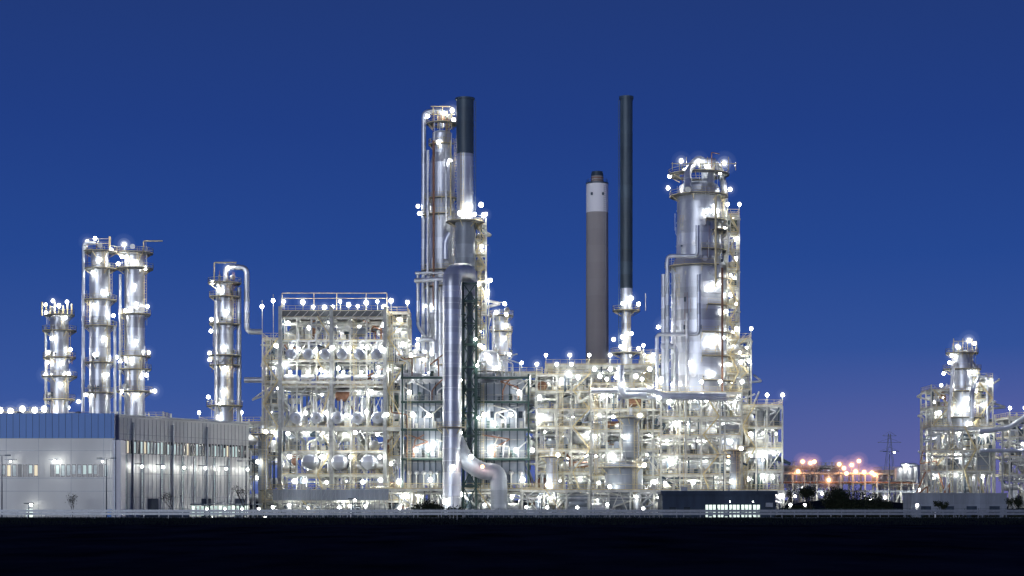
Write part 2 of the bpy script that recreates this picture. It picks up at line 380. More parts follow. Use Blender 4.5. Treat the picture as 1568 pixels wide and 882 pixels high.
# ================================================================== HALL
def hall():
    c = V((SX(182, 330), 330, 0)); e = V((SX(381, 368), 368, 0)); top = SZ(637, 330)
    g = G('industrial_hall', c); b = g.b
    u = (e-c).normalized(); nrm = V((-u.y, u.x, 0)); nn = -nrm
    if nn.y > 0: nn = -nn
    Lg = (e-c).length
    def P(a, o, z): return tuple(c + u*a + nn*o + V((0, 0, z)))
    def qbox(a0, a1, o0, o1, z0, z1, m):
        vs = [P(a0,o1,z0),P(a1,o1,z0),P(a1,o0,z0),P(a0,o0,z0),P(a0,o1,z1),P(a1,o1,z1),P(a1,o0,z1),P(a0,o0,z1)]
        b.add(vs, [(0,3,2,1),(4,5,6,7),(0,1,5,4),(1,2,6,5),(2,3,7,6),(3,0,4,7)], m)
    H = top; k_ = 1/1.36
    qbox(0, Lg, -30, 0, 0, H, 'panel'); qbox(-.1, Lg+.15, -30.1, .18, H, H+.35, 'galv')
    k = int(Lg/1.2)
    for i in range(k): qbox(i*Lg/k+.02, i*Lg/k+.09, 0, .05, .4, H-.3, 'galv')
    for z in (4.4, 8.6, 15.6): qbox(.1, Lg-.1, .055, .075, z, z+.07, 'galv')
    wz0, wz1 = 12.2, 14.6
    qbox(.8, Lg-1, .052, .09, wz0, wz1, 'glassdark')
    q = int(Lg/1.05)
    for i in range(q):
        a = .9+i*(Lg-2)/q
        qbox(a, a+.16, .09, .2, wz0, wz1, 'panel')
        if R.random() < .85: qbox(a+.2, a+.2+.62, .092, .11, wz0+.1, wz1-.1-R.random()*.6, R.choice(['glasspale','winpale','winpale','glasspale','winwarm','glassdark']))
    for a in (1.6, 6.5, 12.5, 19, 23, 29.5, 34.5):
        qbox(a, a+.55, .055, .1, 1.2, 12.0, 'glasspale'); qbox(a-.12, a, .055, .16, 1.0, 12.1, 'galv'); qbox(a+.55, a+.67, .055, .16, 1.0, 12.1, 'galv')
        z = 2
        while z < 12: qbox(a, a+.55, .1, .13, z, z+.1, 'galv'); z += 1.4
    for a in (3.8, 16, 27): qbox(a, a+.25, .06, .35, .3, H-1, 'galv')
    for a in (8.5, 25.5, 37): qbox(a, a+3.2, .06, .12, 0, 4.2, 'wall')
    qbox(Lg*.52, Lg, .08, 3.2, 3.0, 3.2, 'roof')
    for j in range(13):
        a = Lg*.53+j*Lg*.036; qbox(a, a+Lg*.022, .13, .16, 1.0, 2.8, 'winpale' if j%3 else 'winlit')  # doorway panels given a glow to imitate the lit strip under the canopy
    for a in (4.6, 11, 17.6, 24.5, 31.5, 39):
        p = P(a, 1.6, 9.9); g.lamp(p[0], p[1], p[2], 420*k_, .2, hood=False, haze=a in (11,24.5,39)); b.beam(P(a, 0, 10.4), P(a, 1.7, 10.4), .12, 'galv'); b.beam(P(a-.4, 1.6, 10.3), P(a+.4, 1.6, 10.3), .3, 'galv', .1)
    for a in (22, 28, 34, 40):
        p = P(a, 3.6, 2.2); g.lamp(p[0], p[1], p[2], 300*k_, .18, hood=False)
    for a in (18, 36):
        p = P(a, 7.5, .6); g.lamp(p[0], p[1], p[2], 300*k_, .16, hood=False)
    yw = 328.0; xr = SX(174, yw); xl = SX(-90, yw); Hw = SZ(635.5, yw)
    b.box(xl, xr, yw, yw+34, 0, Hw, 'panel'); zb = SZ(671, yw)
    b.box(xl, xr+.15, yw-.18, yw-.003, zb, Hw+.3, 'blue')
    x = xl
    while x < xr: b.box(x, x+.04, yw-.215, yw-.18, zb, Hw+.3, 'wall'); x += 1.15
    for py in (671, 690, 732, 752):
        z = SZ(py, yw); b.box(xl, xr, yw-.06, yw-.002, z-.06, z+.03, 'galv')
    x = xl
    while x < xr-1: b.box(x, x+.06, yw-.04, yw-.001, .3, zb-.1, 'galv'); x += 5.7
    z0, z1 = SZ(730, yw), SZ(711, yw)
    b.box(xl, SX(163, yw), yw-.05, yw-.004, z0, z1, 'glassdark')
    x = xl
    while x < SX(162, yw):
        b.box(x, x+.18, yw-.16, yw-.05, z0, z1, 'panel')
        if SX(57, yw) < x < SX(72, yw): b.box(x, x+.95, yw-.1, yw-.05, z0, z1, 'panel')
        elif R.random() < .85: b.box(x+.25, x+.8, yw-.07, yw-.051, z0+.1+R.random()*.5, z1-.15, R.choice(['glasspale','winpale','winpale','glasspale','winwarm','glassdark']))
        x += .95
    b.box(xr+.02, SX(187, yw), yw-1.2, yw+3, 0, SZ(674, yw), 'white'); b.box(xr+.3, xr+.6, yw-1.5, yw-1.2, 0, SZ(674, yw), 'galv')
    b.box(xl, xr, yw-.12, yw-.0025, 0, .9, 'wall')
    for px in (87, 20, -40, 160):
        X = SX(px, yw); z = SZ(707, yw); b.beam((X, yw, z+.4), (X, yw-1.8, z+.4), .12, 'galv'); b.beam((X-1, yw-1.7, z+.35), (X+1, yw-1.7, z+.35), .4, 'galv', .12); g.lamp(X, yw-1.7, z, (420 if px==87 else 120)*k_, .2 if px==87 else .12, hood=False, haze=px==87)
    for px in (168, 45):
        X = SX(px, yw-.3); b.box(X-.55, X+.55, yw-.16, yw-.121, 0, 2.3, 'blue' if px==168 else 'winlit')
    for px, dd in ((30, 12), (70, 16), (120, 10), (150, 20)):
        X = SX(px, yw+dd); b.cyl((X, yw+dd, Hw), (X, yw+dd, Hw+.9), .5, 'galv', 12); b.cyl((X, yw+dd, Hw+.9), (X, yw+dd, Hw+1.1), .8, 'galv', 12, .2)
    g.done('hall_body')
hall()
# ================================================================== AIR-COOLER STRUCTURE
D = 402
frame('air_cooler_structure', 430, 590, [487, 522, 553, 592, 655, 692, 728], D, 20, 6, 21, 950, 1.1, .95, topmast=False)
frame('air_cooler_structure', 402, 428, [520, 553, 585, 620, 655, 700], D+1, 14, 1, 22, 800, 1, .9)
frame('air_cooler_structure', 592, 624, [480, 497, 520, 556, 600, 655, 700], D+1, 14, 1, 23, 900, 1, .95)
g = G('heat_exchanger_bank', (SX(510, D), D, 0)); b = g.b
for i in range(6):
    x = SX(447+i*26, D); z = SZ(543, D)
    b.drum((x, D-1.8, z), (x, D+9, z), SL(8.5, D), 'clad', 20); b.cyl((x, D-2.6, z), (x, D-1.9, z), .35, 'steel', 10)
    b.pipe([(x, D, z+1), (x, D, z+3), (x+1.5, D, z+3), (x+1.5, D, z+4.5)], .25, 'clad_small')
    g.lamp(x+1.6, D-1.6, SZ(536+R.uniform(-3, 3), D), 700)
for i in range(5):
    x = SX(455+i*31, D); z = SZ(640, D)
    b.drum((x, D-1.6, z), (x, D+9, z), SL(9.5, D), 'clad', 20); b.cyl((x, D-2.7, z), (x, D-1.9, z), .4, 'steel', 10)
    for s_ in (-1, 1): b.pipe([(x+s_*.8, D, z+1), (x+s_*.8, D, z+4)], .2, 'clad_small')
    g.lamp(x+2, D-1.6, SZ(634+R.uniform(-3, 3), D), 700)
for i in range(6):
    x = SX(446+i*27, D); z = SZ(578, D)
    b.drum((x-1.4, D-1.2, z), (x+1.2, D-1.2, z), SL(3.6, D), 'clad_small', 14); g.lamp(x, D-2.2, SZ(571, D), 600, .25)
for i in range(3):
    x = SX(475+i*45, D); z = SZ(708, D)
    b.drum((x, D-1.6, z), (x, D+9, z), SL(12, D), 'clad', 20); g.lamp(x+2.5, D-2, SZ(700, D), 900, .3)
zt = SZ(487, D)
b.box(SX(432, D), SX(588, D), D-.5, D+20, zt+.35, zt+1.5, 'grate')
for i in range(13):
    x = SX(434+i*12.6, D); b.beam((x, D-.55, zt-.4), (x+1.75 if i < 12 else x, D-.55, zt+1.4), .14, 'cream')
b.rail([(SX(430, D), D-.6, zt+1.5), (SX(592, D), D-.6, zt+1.5)])
for i, (x, y) in enumerate([(435,462),(464,463),(480,470),(497,471),(521,462),(534,467),(548,469),(561,464),(578,462),(599,461),(510,470),(588,470)]):
    X = SX(x, D); b.beam((X, D, zt+1), (X, D, SZ(y, D)+.5), .12, 'cream'); g.lamp(X, D-.4, SZ(y, D), 1000 if i%2 else 500, .36 if i%2 else .26, haze=True)
for x in (431, 480, 515, 560, 592): b.beam((SX(x, D), D+1, zt), (SX(x, D), D+1, SZ(448, D)), .14, 'yellow')
b.beam((SX(431, D), D+1, SZ(448, D)), (SX(592, D), D+1, SZ(448, D)), .14, 'yellow'); b.beam((SX(431, D), D+1, SZ(456, D)), (SX(592, D), D+1, SZ(456, D)), .1, 'yellow')
for x, y in [(419,461),(402,470)]:
    b.beam((SX(x, D), D-.5, SZ(520, D)), (SX(x, D), D-.5, SZ(y-10, D)), .14, 'cream'); g.lamp(SX(x, D), D-.9, SZ(y, D), 800)
for x in (508, 590, 430): b.beam((SX(x, D), D-1, 0), (SX(x, D), D-1, SZ(470, D)), .75, 'steel')
for (x0_, y0_, x1_, y1_) in [(436,655,470,592),(508,655,545,592),(508,592,470,655),(590,655,560,592)]:
    b.beam((SX(x0_, D), D-.8, SZ(y0_, D)), (SX(x1_, D), D-.8, SZ(y1_, D)), .3, 'steel')
b.box(SX(430, D), SX(622, D), D-1.3, D-.9, SZ(660, D), SZ(655, D), 'cream')
b.box(SX(428, D), SX(592, D), D-1.3, D-.9, SZ(588, D), SZ(584, D), 'cream')
b.pipe([(SX(372, D), D+2, SZ(581, D)), (SX(408, D), D+2, SZ(581, D))], .6, 'clad', 12)
g.done('exchangers')
frame('pump_station', 400, 620, [752, 768], 392, 8, 7, 31, 700, 1.0, .9, topmast=False)
g = G('mesh_screen_fence', (SX(505, 386), 386, 0)); D = 386
for i in range(24):
    x = SX(418+i*7.4, D); x2 = SX(418+i*7.4+7.0, D); g.b.box(x, x2, D, D+.06, SZ(766, D), SZ(749+R.uniform(-1, 1), D), 'furn'); g.b.beam((x, D+.15, 0), (x, D+.15, SZ(746, D)), .14, 'steel')
    g.b.beam((x, D-.05, SZ(766, D)), (x2, D-.05, SZ(750, D)), .06, 'galv')
g.done()
# ================================================================== CENTRE
D = 418
g = column('distillation_column', 677, D, [(205, 15), (236, 15), (250, 18.5), (300, 18.5), (320, 20.5)], [(190, 9), (222, 6, 150, 330), (305, 7, -200, 20), (330, 10, 90, 290), (415, 12, 60, 300), (440, 8, 90, 290), (560, 8)],
  [(693,172,2200),(681,178,900),(655,178,500),(695,186,500),(640,316,500),(642,327,400),(648,414,900),(690,250,500),(640,520,800),(655,540,1500),(668,560,1500),(672,222,300),(655,470,500)],
  side=[([(677,196,0),(677,168,0),(649,172,0),(648,560,0)],3.6,'clad'), ([(664,215,-6),(664,470,-6)],1.8,'rust'), ([(655,230,-4),(655,560,-4)],2.2,'clad_small'),
        ([(636,430,-6),(660,428,-8),(690,428,-8)],3.8,'clad'), ([(636,418,-6),(690,418,-8)],2.2,'clad'), ([(683,225,-8),(683,340,-8)],1.5,'clad_small'), ([(690,215,-5),(690,330,-5)],1.2,'yellow'),
        ([(640,420,-5),(640,500,-5),(655,520,-5),(655,570,-5)],2.6,'clad'),([(668,430,-8),(668,560,-8)],4,'clad'),([(684,180,-2),(684,200,-2)],2.4,'rust')], n=30)
for i in range(5):
    x = SX(664+i*7, D); g.b.beam((x, D-2, SZ(200, D)), (x, D-2, SZ(166+(i%2)*6, D)), .2, 'yellow')
g.b.beam((SX(660,D),D-2,SZ(178,D)),(SX(697,D),D-2,SZ(178,D)),.2,'yellow'); g.b.beam((SX(660,D),D-2,SZ(166,D)),(SX(690,D),D-2,SZ(166,D)),.2,'yellow')
g.b.dome((SX(677,D),D,SZ(186,D)), SL(8,D), SL(10,D), 'rust')
g.done()
D = 410
g = G('flue_gas_stack', (SX(712, D), D, 0)); b = g.b; X = SX(712, D)
def stack(b, X, D, segs, n=28, band=3.0):
    for y1, y0, r, m in segs:
        z1, z0 = SZ(y1, D), SZ(y0, D); b.cyl((X, D, z0), (X, D, z1), SL(r, D), m, n)
        z = z0+.4
        while z < z1: b.cyl((X, D, z-.08), (X, D, z+.08), SL(r, D)*1.04, m, n); z += band
stack(b, X, D, [(153, 236, 13.2, 'dark'), (236, 340, 12.8, 'clad'), (340, 580, 15, 'furn')])
b.cyl((X, D, SZ(153, D)), (X, D, SZ(150.5, D)), SL(15, D), 'dark', 28)
b.ringdeck(X, D, SZ(340, D), SL(13, D), SL(29, D)); b.ringdeck(X, D, SZ(470, D), SL(15, D), SL(24, D), -90, 60)
for x, y, p in [(720,319,2600),(737,317,900),(741,333,600),(705,330,700),(715,325,1200)]: g.lamp(SX(x, D), D-SL(20, D), SZ(y, D), p*.8, .4)
b.ladder(X-SL(4, D), D-SL(14, D), SZ(335, D), SZ(236, D)); b.ladder(X+SL(14, D), D, SZ(335, D), SZ(155, D), 'dark')
b.pipe([(SX(690,D), D-3, SZ(360,D)), (SX(683,D), D-3, SZ(372,D)), (SX(683,D), D-3, SZ(400,D))], SL(5,D), 'clad', 12)
g.done('stack')
frame('stair_tower', 727, 744, [345, 368, 388, 410, 432, 455, 478, 500, 522, 545, 570], 412, 5, 1, 41, 500, .3, .8)
g = G('floodlight_mast', (SX(750, 412), 412, 0)); g.b.beam((SX(748,412),412,0),(SX(748,412),412,SZ(426,412)),.3,'steel')
for x, y, p in [(751,430,1000),(747,447,600),(773,466,600),(737,378,500),(733,436,1000),(745,452,900),(771,489,1200),(758,508,900)]: g.lamp(SX(x,412),411,SZ(y,412),p); g.b.beam((SX(748,412),412,SZ(y,412)+.4),(SX(x,412),411.5,SZ(y,412)+.4),.15,'steel')
g.done()
column('distillation_column', 768, 410, [(486, 10)], [(484, 8), (508, 7), (545, 7)], [(760,480,1400),(775,483,800),(775,500,900),(772,520,700),(780,544,1000),(762,560,900)], side=[([(755,480,-2),(755,570,-2)],2,'clad_small')]).done()
column('reactor_vessel', 748, 402, [(545, 15), (568, 17)], [(570, 8)], [(748,548,2600),(735,530,900),(760,565,600)], dm=.6).done()
column('reactor_vessel', 640, 408, [(545, 11)], [(548, 6)], [(630,545,1000),(650,552,1500),(640,530,900)], dm=.6, side=[([(640,540,0),(640,520,0),(665,520,0),(665,540,0)],3.5,'clad')]).done()
def furnace(x0_, x1_, D, lampsl):
    X0, X1 = SX(x0_, D), SX(x1_, D); g = G('process_furnace', ((X0+X1)/2, D, 0)); b = g.b
    zt, zb = SZ(588, D), SZ(742, D); dp = 16
    b.box(X0, X1, D, D+dp, zb, zt, 'furn')
    b.add([(X0,D,zt),(X1,D,zt),(X1,D+dp,zt),(X0,D+dp,zt),(X0+2,D+5,zt+2.5),(X1-2,D+5,zt+2.5),(X1-2,D+11,zt+2.5),(X0+2,D+11,zt+2.5)], [(0,1,5,4),(1,2,6,5),(2,3,7,6),(3,0,4,7),(4,5,6,7)], 'furn')
    k = 6
    for i in range(k+1):
        x = X0+(X1-X0)*i/k; b.box(x-.12, x+.12, D-.35, D-.002, 0 if i % 2 == 0 else zb, zt+.3, 'dark')
    z = zb
    while z < zt: b.box(X0-.1, X1+.1, D-.22, D-.003, z-.1, z+.1, 'steel'); z += 2.4
    for py in (578, 615, 657, 702):
        zz_ = SZ(py, D); b.box(X0-1, X1+1, D-2.2, D-.4, zz_-.15, zz_, 'grate'); b.rail([(X0-1, D-2.2, zz_), (X1+1, D-2.2, zz_)], 'steel', 1.2)
        b.box(X0-1, X1+1, D-2.25, D-2.2, zz_-.45, zz_, 'green')
        for j in range(7):
            x = X0+R.random()*(X1-X0); h_ = R.uniform(.6, 2.2); b.box(x-.3, x+.3, D-1.2, D-.5, zz_, zz_+h_, R.choice(['dark','steel','cream','green']))
        for j in range(4):
            x = X0+R.random()*(X1-X0); b.pipe([(x, D-1.3, zz_), (x, D-1.3, zz_+R.uniform(2, 4)), (x+R.uniform(-4, 4), D-1.3, zz_+R.uniform(2.5, 4.5)), (x+R.uniform(-4, 4), D-.3, zz_+5)], .14, R.choice(['clad_small','cream','rust']))
    for x, z0_, z1_ in ((X0-.7, 0, zt+4), (X1+.7, 0, zt+2)): b.beam((x, D-2.2, z0_), (x, D-2.2, z1_), .35, 'green')
    for i in range(5):
        x = X0+(X1-X0)*(i+.5)/5; b.drum((x, D-.6, SZ(724, D)), (x, D+2, SZ(724, D)), .5, 'clad_small', 12); b.pipe([(x, D-.9, SZ(724, D)), (x, D-.9, 2), (x+.4, D-.9, .3)], .15, 'cream')
        b.box(x-.45, x+.45, D-.3, D-.004, SZ(640, D), SZ(630, D), 'glassdark')
    for x, y, p in lampsl: g.lamp(SX(x, D), D-2.8, SZ(y, D), p, .36)
    b.ladder(X0+.8, D-2.6, 0, zt); b.pipe([(X0-.8, D-1, 0), (X0-.8, D-1, zt+2), (X0+3, D-1, zt+2), (X0+3, D+3, zt+2)], .4, 'clad_small', 10)
    g.done('furnace_body')
furnace(622, 676, 398, [(633,636,1500),(657,637,700),(657,688,2400),(665,680,1100),(638,690,900),(628,602,400),(612,738,1600),(628,760,900),(660,735,600)])
furnace(733, 804, 398, [(742,636,2400),(757,650,900),(752,688,3000),(790,690,900),(782,636,700),(800,735,700),(815,690,900),(795,602,350)])
D = 385
g = G('flue_gas_duct', (SX(692, D), D, 0)); b = g.b; r = SL(14.2, D)
b.pipe([(SX(692,D),D,0),(SX(692,D),D,SZ(418,D)),(SX(716,D),D+7,SZ(410,D)),(SX(718,D+8),D+8,SZ(450,D))], r, 'clad', 28, bend=r*1.1)
z = 2
while z < SZ(430, D): b.cyl((SX(692,D),D,z-.09),(SX(692,D),D,z+.09), r*1.035, 'clad_small', 28); z += 2.5
b.pipe([(SX(697,D),D+1,SZ(672,D)),(SX(712,D),D+1,SZ(706,D)),(SX(738,D),D+1,SZ(722,D)),(SX(763,D),D+1,SZ(722,D)),(SX(765,D),D+1,.2)], SL(13, D), 'furn', 24, bend=6, flange=2)
b.cyl((SX(765,D),D+1,0),(SX(765,D),D+1,1.0), SL(17,D),'steel',24)
for x, y, p in [(694,716,1300),(682,768,400),(722,700,500),(800,735,500)]: g.lamp(SX(x,D), D-SL(18,D), SZ(y,D), p, .4)
g.lamp(SX(739,D), D-2.6, SZ(715,D), 600, .3, (1,.50,.42), 'lampsodium')
b.ringdeck(SX(692,D), D, SZ(655,D), r, r+1.4, 90, 330)
for py in (480, 560, 640): b.beam((SX(692,D),D+1,SZ(py,D)),(SX(712,D),D+3,SZ(py,D)),.4,'green')
g.done('duct')
g = G('lattice_support_tower', (SX(719, 389), 389, 0)); b = g.b; D = 389
xa, xb = SX(709, D), SX(729, D)
for y in (D, D+5):
    for x in (xa, xb): b.beam((x, y, 0), (x, y, SZ(432, D)), .42, 'green')
zl = [SZ(p, D) for p in (785, 745, 705, 668, 632, 597, 562, 528, 495, 462, 434)]
for i, z in enumerate(zl):
    for y in (D, D+5): b.beam((xa, y, z), (xb, y, z), .3, 'green')
    for x in (xa, xb): b.beam((x, D, z), (x, D+5, z), .3, 'green')
    if i % 2: b.box(xa, xb, D, D+5, z+.16, z+.24, 'grate'); b.rail([(xa, D-.2, z+.2), (xb+1, D-.2, z+.2)], 'green')
    if i < len(zl)-1:
        z2 = zl[i+1]
        b.beam((xa, D, z), (xb, D, z2), .22, 'green'); b.beam((xb, D, z), (xa, D, z2), .22, 'green')
        b.beam((xa, D+5, z), (xb, D+5, z2), .22, 'green'); b.beam((xb, D, z), (xb, D+5, z2), .22, 'green')
b.ladder(xb+.6, D, 0, zl[-1], 'green')
b.cyl(((xa+xb)/2, D+2.6, 0), ((xa+xb)/2, D+2.6, zl[-1]), .75, 'dark', 16)
for x, y, p in [(731,560,500),(733,640,500),(728,520,300)]: g.lamp(SX(x,D),D-.6,SZ(y,D),p,.25)
g.done('lattice')
# ================================================================== CHIMNEYS
D = 560
g = G('concrete_chimney', (SX(915, D), D, 0)); b = g.b; X = SX(914.5, D)
b.cyl((X,D,0),(X,D,SZ(326,D)),SL(18.2,D),'concrete',40,SL(16.8,D)); b.cyl((X,D,SZ(326,D)),(X,D,SZ(282,D)),SL(17,D),'white',40,SL(16.8,D))
b.cyl((X,D,SZ(282,D)),(X,D,SZ(268,D)),SL(9,D),'concrete',28); b.cyl((X,D,SZ(270,D)),(X,D,SZ(263,D)),SL(9.6,D),'dark',28,SL(8.5,D))
b.cyl((X,D,SZ(282,D)-.1),(X,D,SZ(281,D)+.1),SL(17.4,D),'dark',40)
for z in (SZ(277,D), SZ(273,D)): b.cyl((X,D,z-.15),(X,D,z+.15),SL(9.8,D),'rust',28)
b.rail([(X+SL(16,D)*math.cos(a),D+SL(16,D)*math.sin(a),SZ(281,D)) for a in [math.radians(t*30) for t in range(13)]],'galv')
for dx in (-9, 8): b.box(X+SL(dx,D)-.3,X+SL(dx,D)+.3,D-SL(16.6,D),D-SL(13,D),SZ(301,D),SZ(297,D),'dark')
z = 6
while z < SZ(330, D): b.cyl((X,D,z-.06),(X,D,z+.06),SL(18.25-1.4*z/SZ(326,D),D),'concrete',40,None,False); z += 6
b.ladder(X+SL(11,D),D-SL(14.6,D),0,SZ(285,D),'galv',False)
g.done('chimney')
D = 440
g = G('flare_stack', (SX(959, D), D, 0)); b = g.b; X = SX(959, D)
stack(b, X, D, [(152,442,9.6,'dark'),(442,476,9.4,'clad'),(476,530,7.2,'clad'),(530,600,9,'clad')], 24, 4.0)
b.cyl((X,D,SZ(152,D)),(X,D,SZ(148,D)),SL(11,D),'dark',24)
b.ringdeck(X,D,SZ(476,D),SL(8,D),SL(21,D)); b.ringdeck(X,D,SZ(541,D),SL(8,D),SL(24,D)); b.ladder(X-SL(10,D),D-1,SZ(541,D),SZ(155,D),'dark'); b.ladder(X+SL(3,D),D-SL(11,D),SZ(541,D),SZ(480,D))
for x, y, p in [(966,458,1200),(953,466,700),(977,467,800),(939,521,700),(952,517,900),(966,512,700),(977,535,800),(950,532,700),(985,545,700)]: g.lamp(SX(x,D),D-SL(13,D),SZ(y,D),p*.8,.34)
b.beam((SX(988,D),D-1,SZ(476,D)),(SX(988,D),D-1,SZ(450,D)),.14,'steel')
g.done('stack')
# ================================================================== MAIN COLUMN
D = 412
lm = [(1041,251,2200),(1066,254,1500),(1109,250,2200),(1080,262,900),(1025,270,700),(1023,288,800),(1046,266,800),(1100,268,800),(1118,290,600),(1095,328,3200),(1078,330,1500),(1122,336,600),(1126,366,600),(1127,396,600),(1096,440,2800),(1082,446,1000),(1124,426,700),(1117,453,700),(1128,466,500),(1084,525,3000),(1104,520,700),(1016,499,1400),(1122,510,700),(1132,540,700),(1086,576,1600),(1147,553,800),(1112,560,900),(1008,501,900),(1050,560,800),(1108,480,500),(1110,350,600),(1028,590,900)]
g = column('crude_distillation_column', 1070, D, [(287, 30.5), (312, 33), (395, 34.5), (408, 42), (560, 43), (600, 43)],
  [(268, 16), (301, 13, 140, 390), (340, 12, -80, 60), (355, 12, -60, 60), (385, 9, -90, 70), (410, 10, 150, 300), (430, 9, -60, 60), (470, 9, -80, 60), (512, 12, -90, 60), (548, 10, -90, 60), (585, 14, -90, 60)], lm,
  side=[([(1053,290,-12),(1053,262,-8),(1066,245,-2),(1078,245,2),(1080,275,0)],5.5,'clad'), ([(1088,282,-6),(1090,244,-2),(1105,262,0),(1110,300,2),(1112,600,2)],5,'clad'),
        ([(1068,345,-15),(1068,392,-15),(1022,392,-13),(1022,600,-12)],3.0,'clad'), ([(1070,420,-17),(1070,512,-17),(1006,512,-14),(1006,600,-14)],2.8,'clad'),
        ([(1016,420,-6),(1016,600,-6)],3.5,'clad'), ([(1052,480,-17),(1052,600,-17)],2.4,'clad_small'), ([(1096,300,-14),(1096,440,-15)],1.6,'yellow'), ([(1106,410,-14),(1106,600,-14)],1.6,'rust'), ([(1033,420,-15),(1033,600,-15)],1.8,'clad_small'),
        ([(1012,530,-8),(1035,530,-8),(1035,600,-8)],4,'clad')], n=40, dm=.3, band=2.6)
b = g.b
for i in range(10):
    x = SX(1026+i*10.6, D); b.beam((x, D-6, SZ(268,D)), (x, D-6, SZ(256-(i%3)*4,D)), .14, 'yellow')
b.beam((SX(1024,D),D-6,SZ(258,D)),(SX(1123,D),D-6,SZ(258,D)),.12,'yellow')
b.drum((SX(1066,D),D-3,SZ(252,D)),(SX(1092,D),D-3,SZ(252,D)),SL(6,D),'clad',18)
b.beam((SX(1086,D),D-5,SZ(262,D)),(SX(1086,D),D-5,SZ(240,D)),.2,'rust'); b.beam((SX(1086,D),D-5,SZ(240,D)),(SX(1098,D),D-5,SZ(242,D)),.16,'rust')
g.done('column_body')
frame('stair_tower', 1114, 1132, [330, 357, 385, 412, 440, 468, 495, 520, 545, 572, 600], 408, 5, 1, 43, 350, .25, .6, wcol=.24)
frame('process_structure', 1012, 1136, [602, 640, 668, 698, 728], 394, 16, 4, 51, 1200, 1.25, 1)
frame('process_structure', 1134, 1198, [622, 655, 688, 722], 402, 16, 3, 52, 1000, 1.1, 1)
frame('process_structure', 1113, 1150, [520, 545, 572, 598], 415, 8, 1, 53, 700, .8, .8)
frame('process_structure', 822, 905, [575, 600, 628, 655, 690, 725], 402, 18, 3, 54, 1050, 1.2, 1)
frame('process_structure', 905, 1012, [598, 628, 660, 690, 730], 396, 18, 4, 55, 1000, 1.25, 1)
frame('process_structure', 836, 1000, [560, 588], 428, 12, 5, 56, 900, .8, .8)
frame('process_structure', 985, 1020, [545, 575], 430, 12, 1, 57, 800, .8, .9)
frame('process_structure', 595, 690, [585, 640, 700], 425, 12, 3, 58, 1400, 1.1, .9)
frame('process_structure', 690, 830, [572, 610, 650, 700], 424, 12, 4, 59, 1200, 1.1, .8)
frame('pump_station', 560, 830, [750], 390, 6, 8, 60, 700, 1, .9, topmast=False)
frame('pump_station', 800, 1200, [752], 386, 8, 12, 61, 950, 1.2, 1, topmast=False)
for nm, x, D, rr_, yt, yb, mm in (('storage_drum', 955, 392, 29, 716, 775, 'furn'), ('surge_drum', 966, 390, 13, 640, 700, 'furn'), ('surge_drum', 1125, 388, 8, 690, 785, 'furn'), ('surge_drum', 845, 396, 9, 700, 785, 'clad'), ('surge_drum', 402, 392, 7, 665, 750, 'furn')):
    g = G(nm, (SX(x,D),D,0)); b = g.b; X = SX(x, D); r = SL(rr_, D)
    b.cyl((X,D,SZ(yb,D)),(X,D,SZ(yt,D)),r,mm,28); b.dome((X,D,SZ(yt,D)),r,r*.35,mm); b.dome((X,D,SZ(yb,D)),r,r*.35,mm,20,True)
    z = SZ(yb,D)+1.2
    while z < SZ(yt,D): b.cyl((X,D,z-.08),(X,D,z+.08),r*1.03,'steel',28); z += 1.8
    for a in range(4): an = math.radians(45+90*a); b.beam((X+r*.9*math.cos(an),D+r*.9*math.sin(an),0),(X+r*.9*math.cos(an),D+r*.9*math.sin(an),SZ(yb,D)+1),.3,'steel')
    b.ringdeck(X,D,SZ(yt,D),r,r+1.4); b.cyl((X,D,SZ(yt,D)),(X,D,SZ(yt,D)+r*.35+1.5),.35,'clad_small',10); b.ladder(X+r*.5,D-r-.3,0,SZ(yt,D)+1)
    g.lamp(X-r*.8,D-r-1,SZ((yt+yb)/2,D),600); g.lamp(X+r,D-r-1,SZ(yt-3,D),600); g.done('drum')
g = G('overhead_pipeline', (SX(1030,390),390,0)); D = 390
g.b.pipe([(SX(905,D),D,SZ(598,D)),(SX(1000,D),D,SZ(598,D)),(SX(1015,D),D,SZ(606,D)),(SX(1112,D),D,SZ(606,D))],SL(4.2,D),'clad',18,flange=3)
g.b.pipe([(SX(945,D),D-1,SZ(608,D)),(SX(1112,D),D-1,SZ(612,D))],SL(2.5,D),'clad',12,flange=4)
g.b.pipe([(SX(950,D),D-1,SZ(560,D)),(SX(951,D),D-1,SZ(606,D)),(SX(990,D),D-1,SZ(606,D))],SL(5,D),'clad',18,flange=3)
for x in (905, 950, 1000, 1050, 1110): g.b.beam((SX(x,D),D,0),(SX(x,D),D,SZ(612,D)),.3,'cream')
for x, y, p in [(952,590,2200),(1008,610,600),(870,573,2400),(885,578,1200),(910,566,1200),(934,566,900),(918,577,1500),(943,578,900),(994,566,700),(973,577,900)]: g.lamp(SX(x,D),D-1.5,SZ(y,D),p,.34)
g.done()
# ground-level area floodlights on short posts along the plant edge
for px, D in ((300,378),(418,378),(443,376),(520,378),(560,376),(612,378),(668,376),(742,376),(806,378),(838,376),(884,378),(930,376),(985,378),(1210,380),(1232,380),(1404,390)):
    X = SX(px, D); g = G('floodlight', (X, D, 0)); g.b.beam((X, D+.1, 0), (X, D+.1, 2.2), .12, 'steel'); g.b.box(X-.3, X+.3, D, D+.2, 2.1, 2.5, 'steel'); g.lamp(X, D-.3, 2.0+R.random(), R.choice([250,450,800]), .24, hood=False); g.done('post')
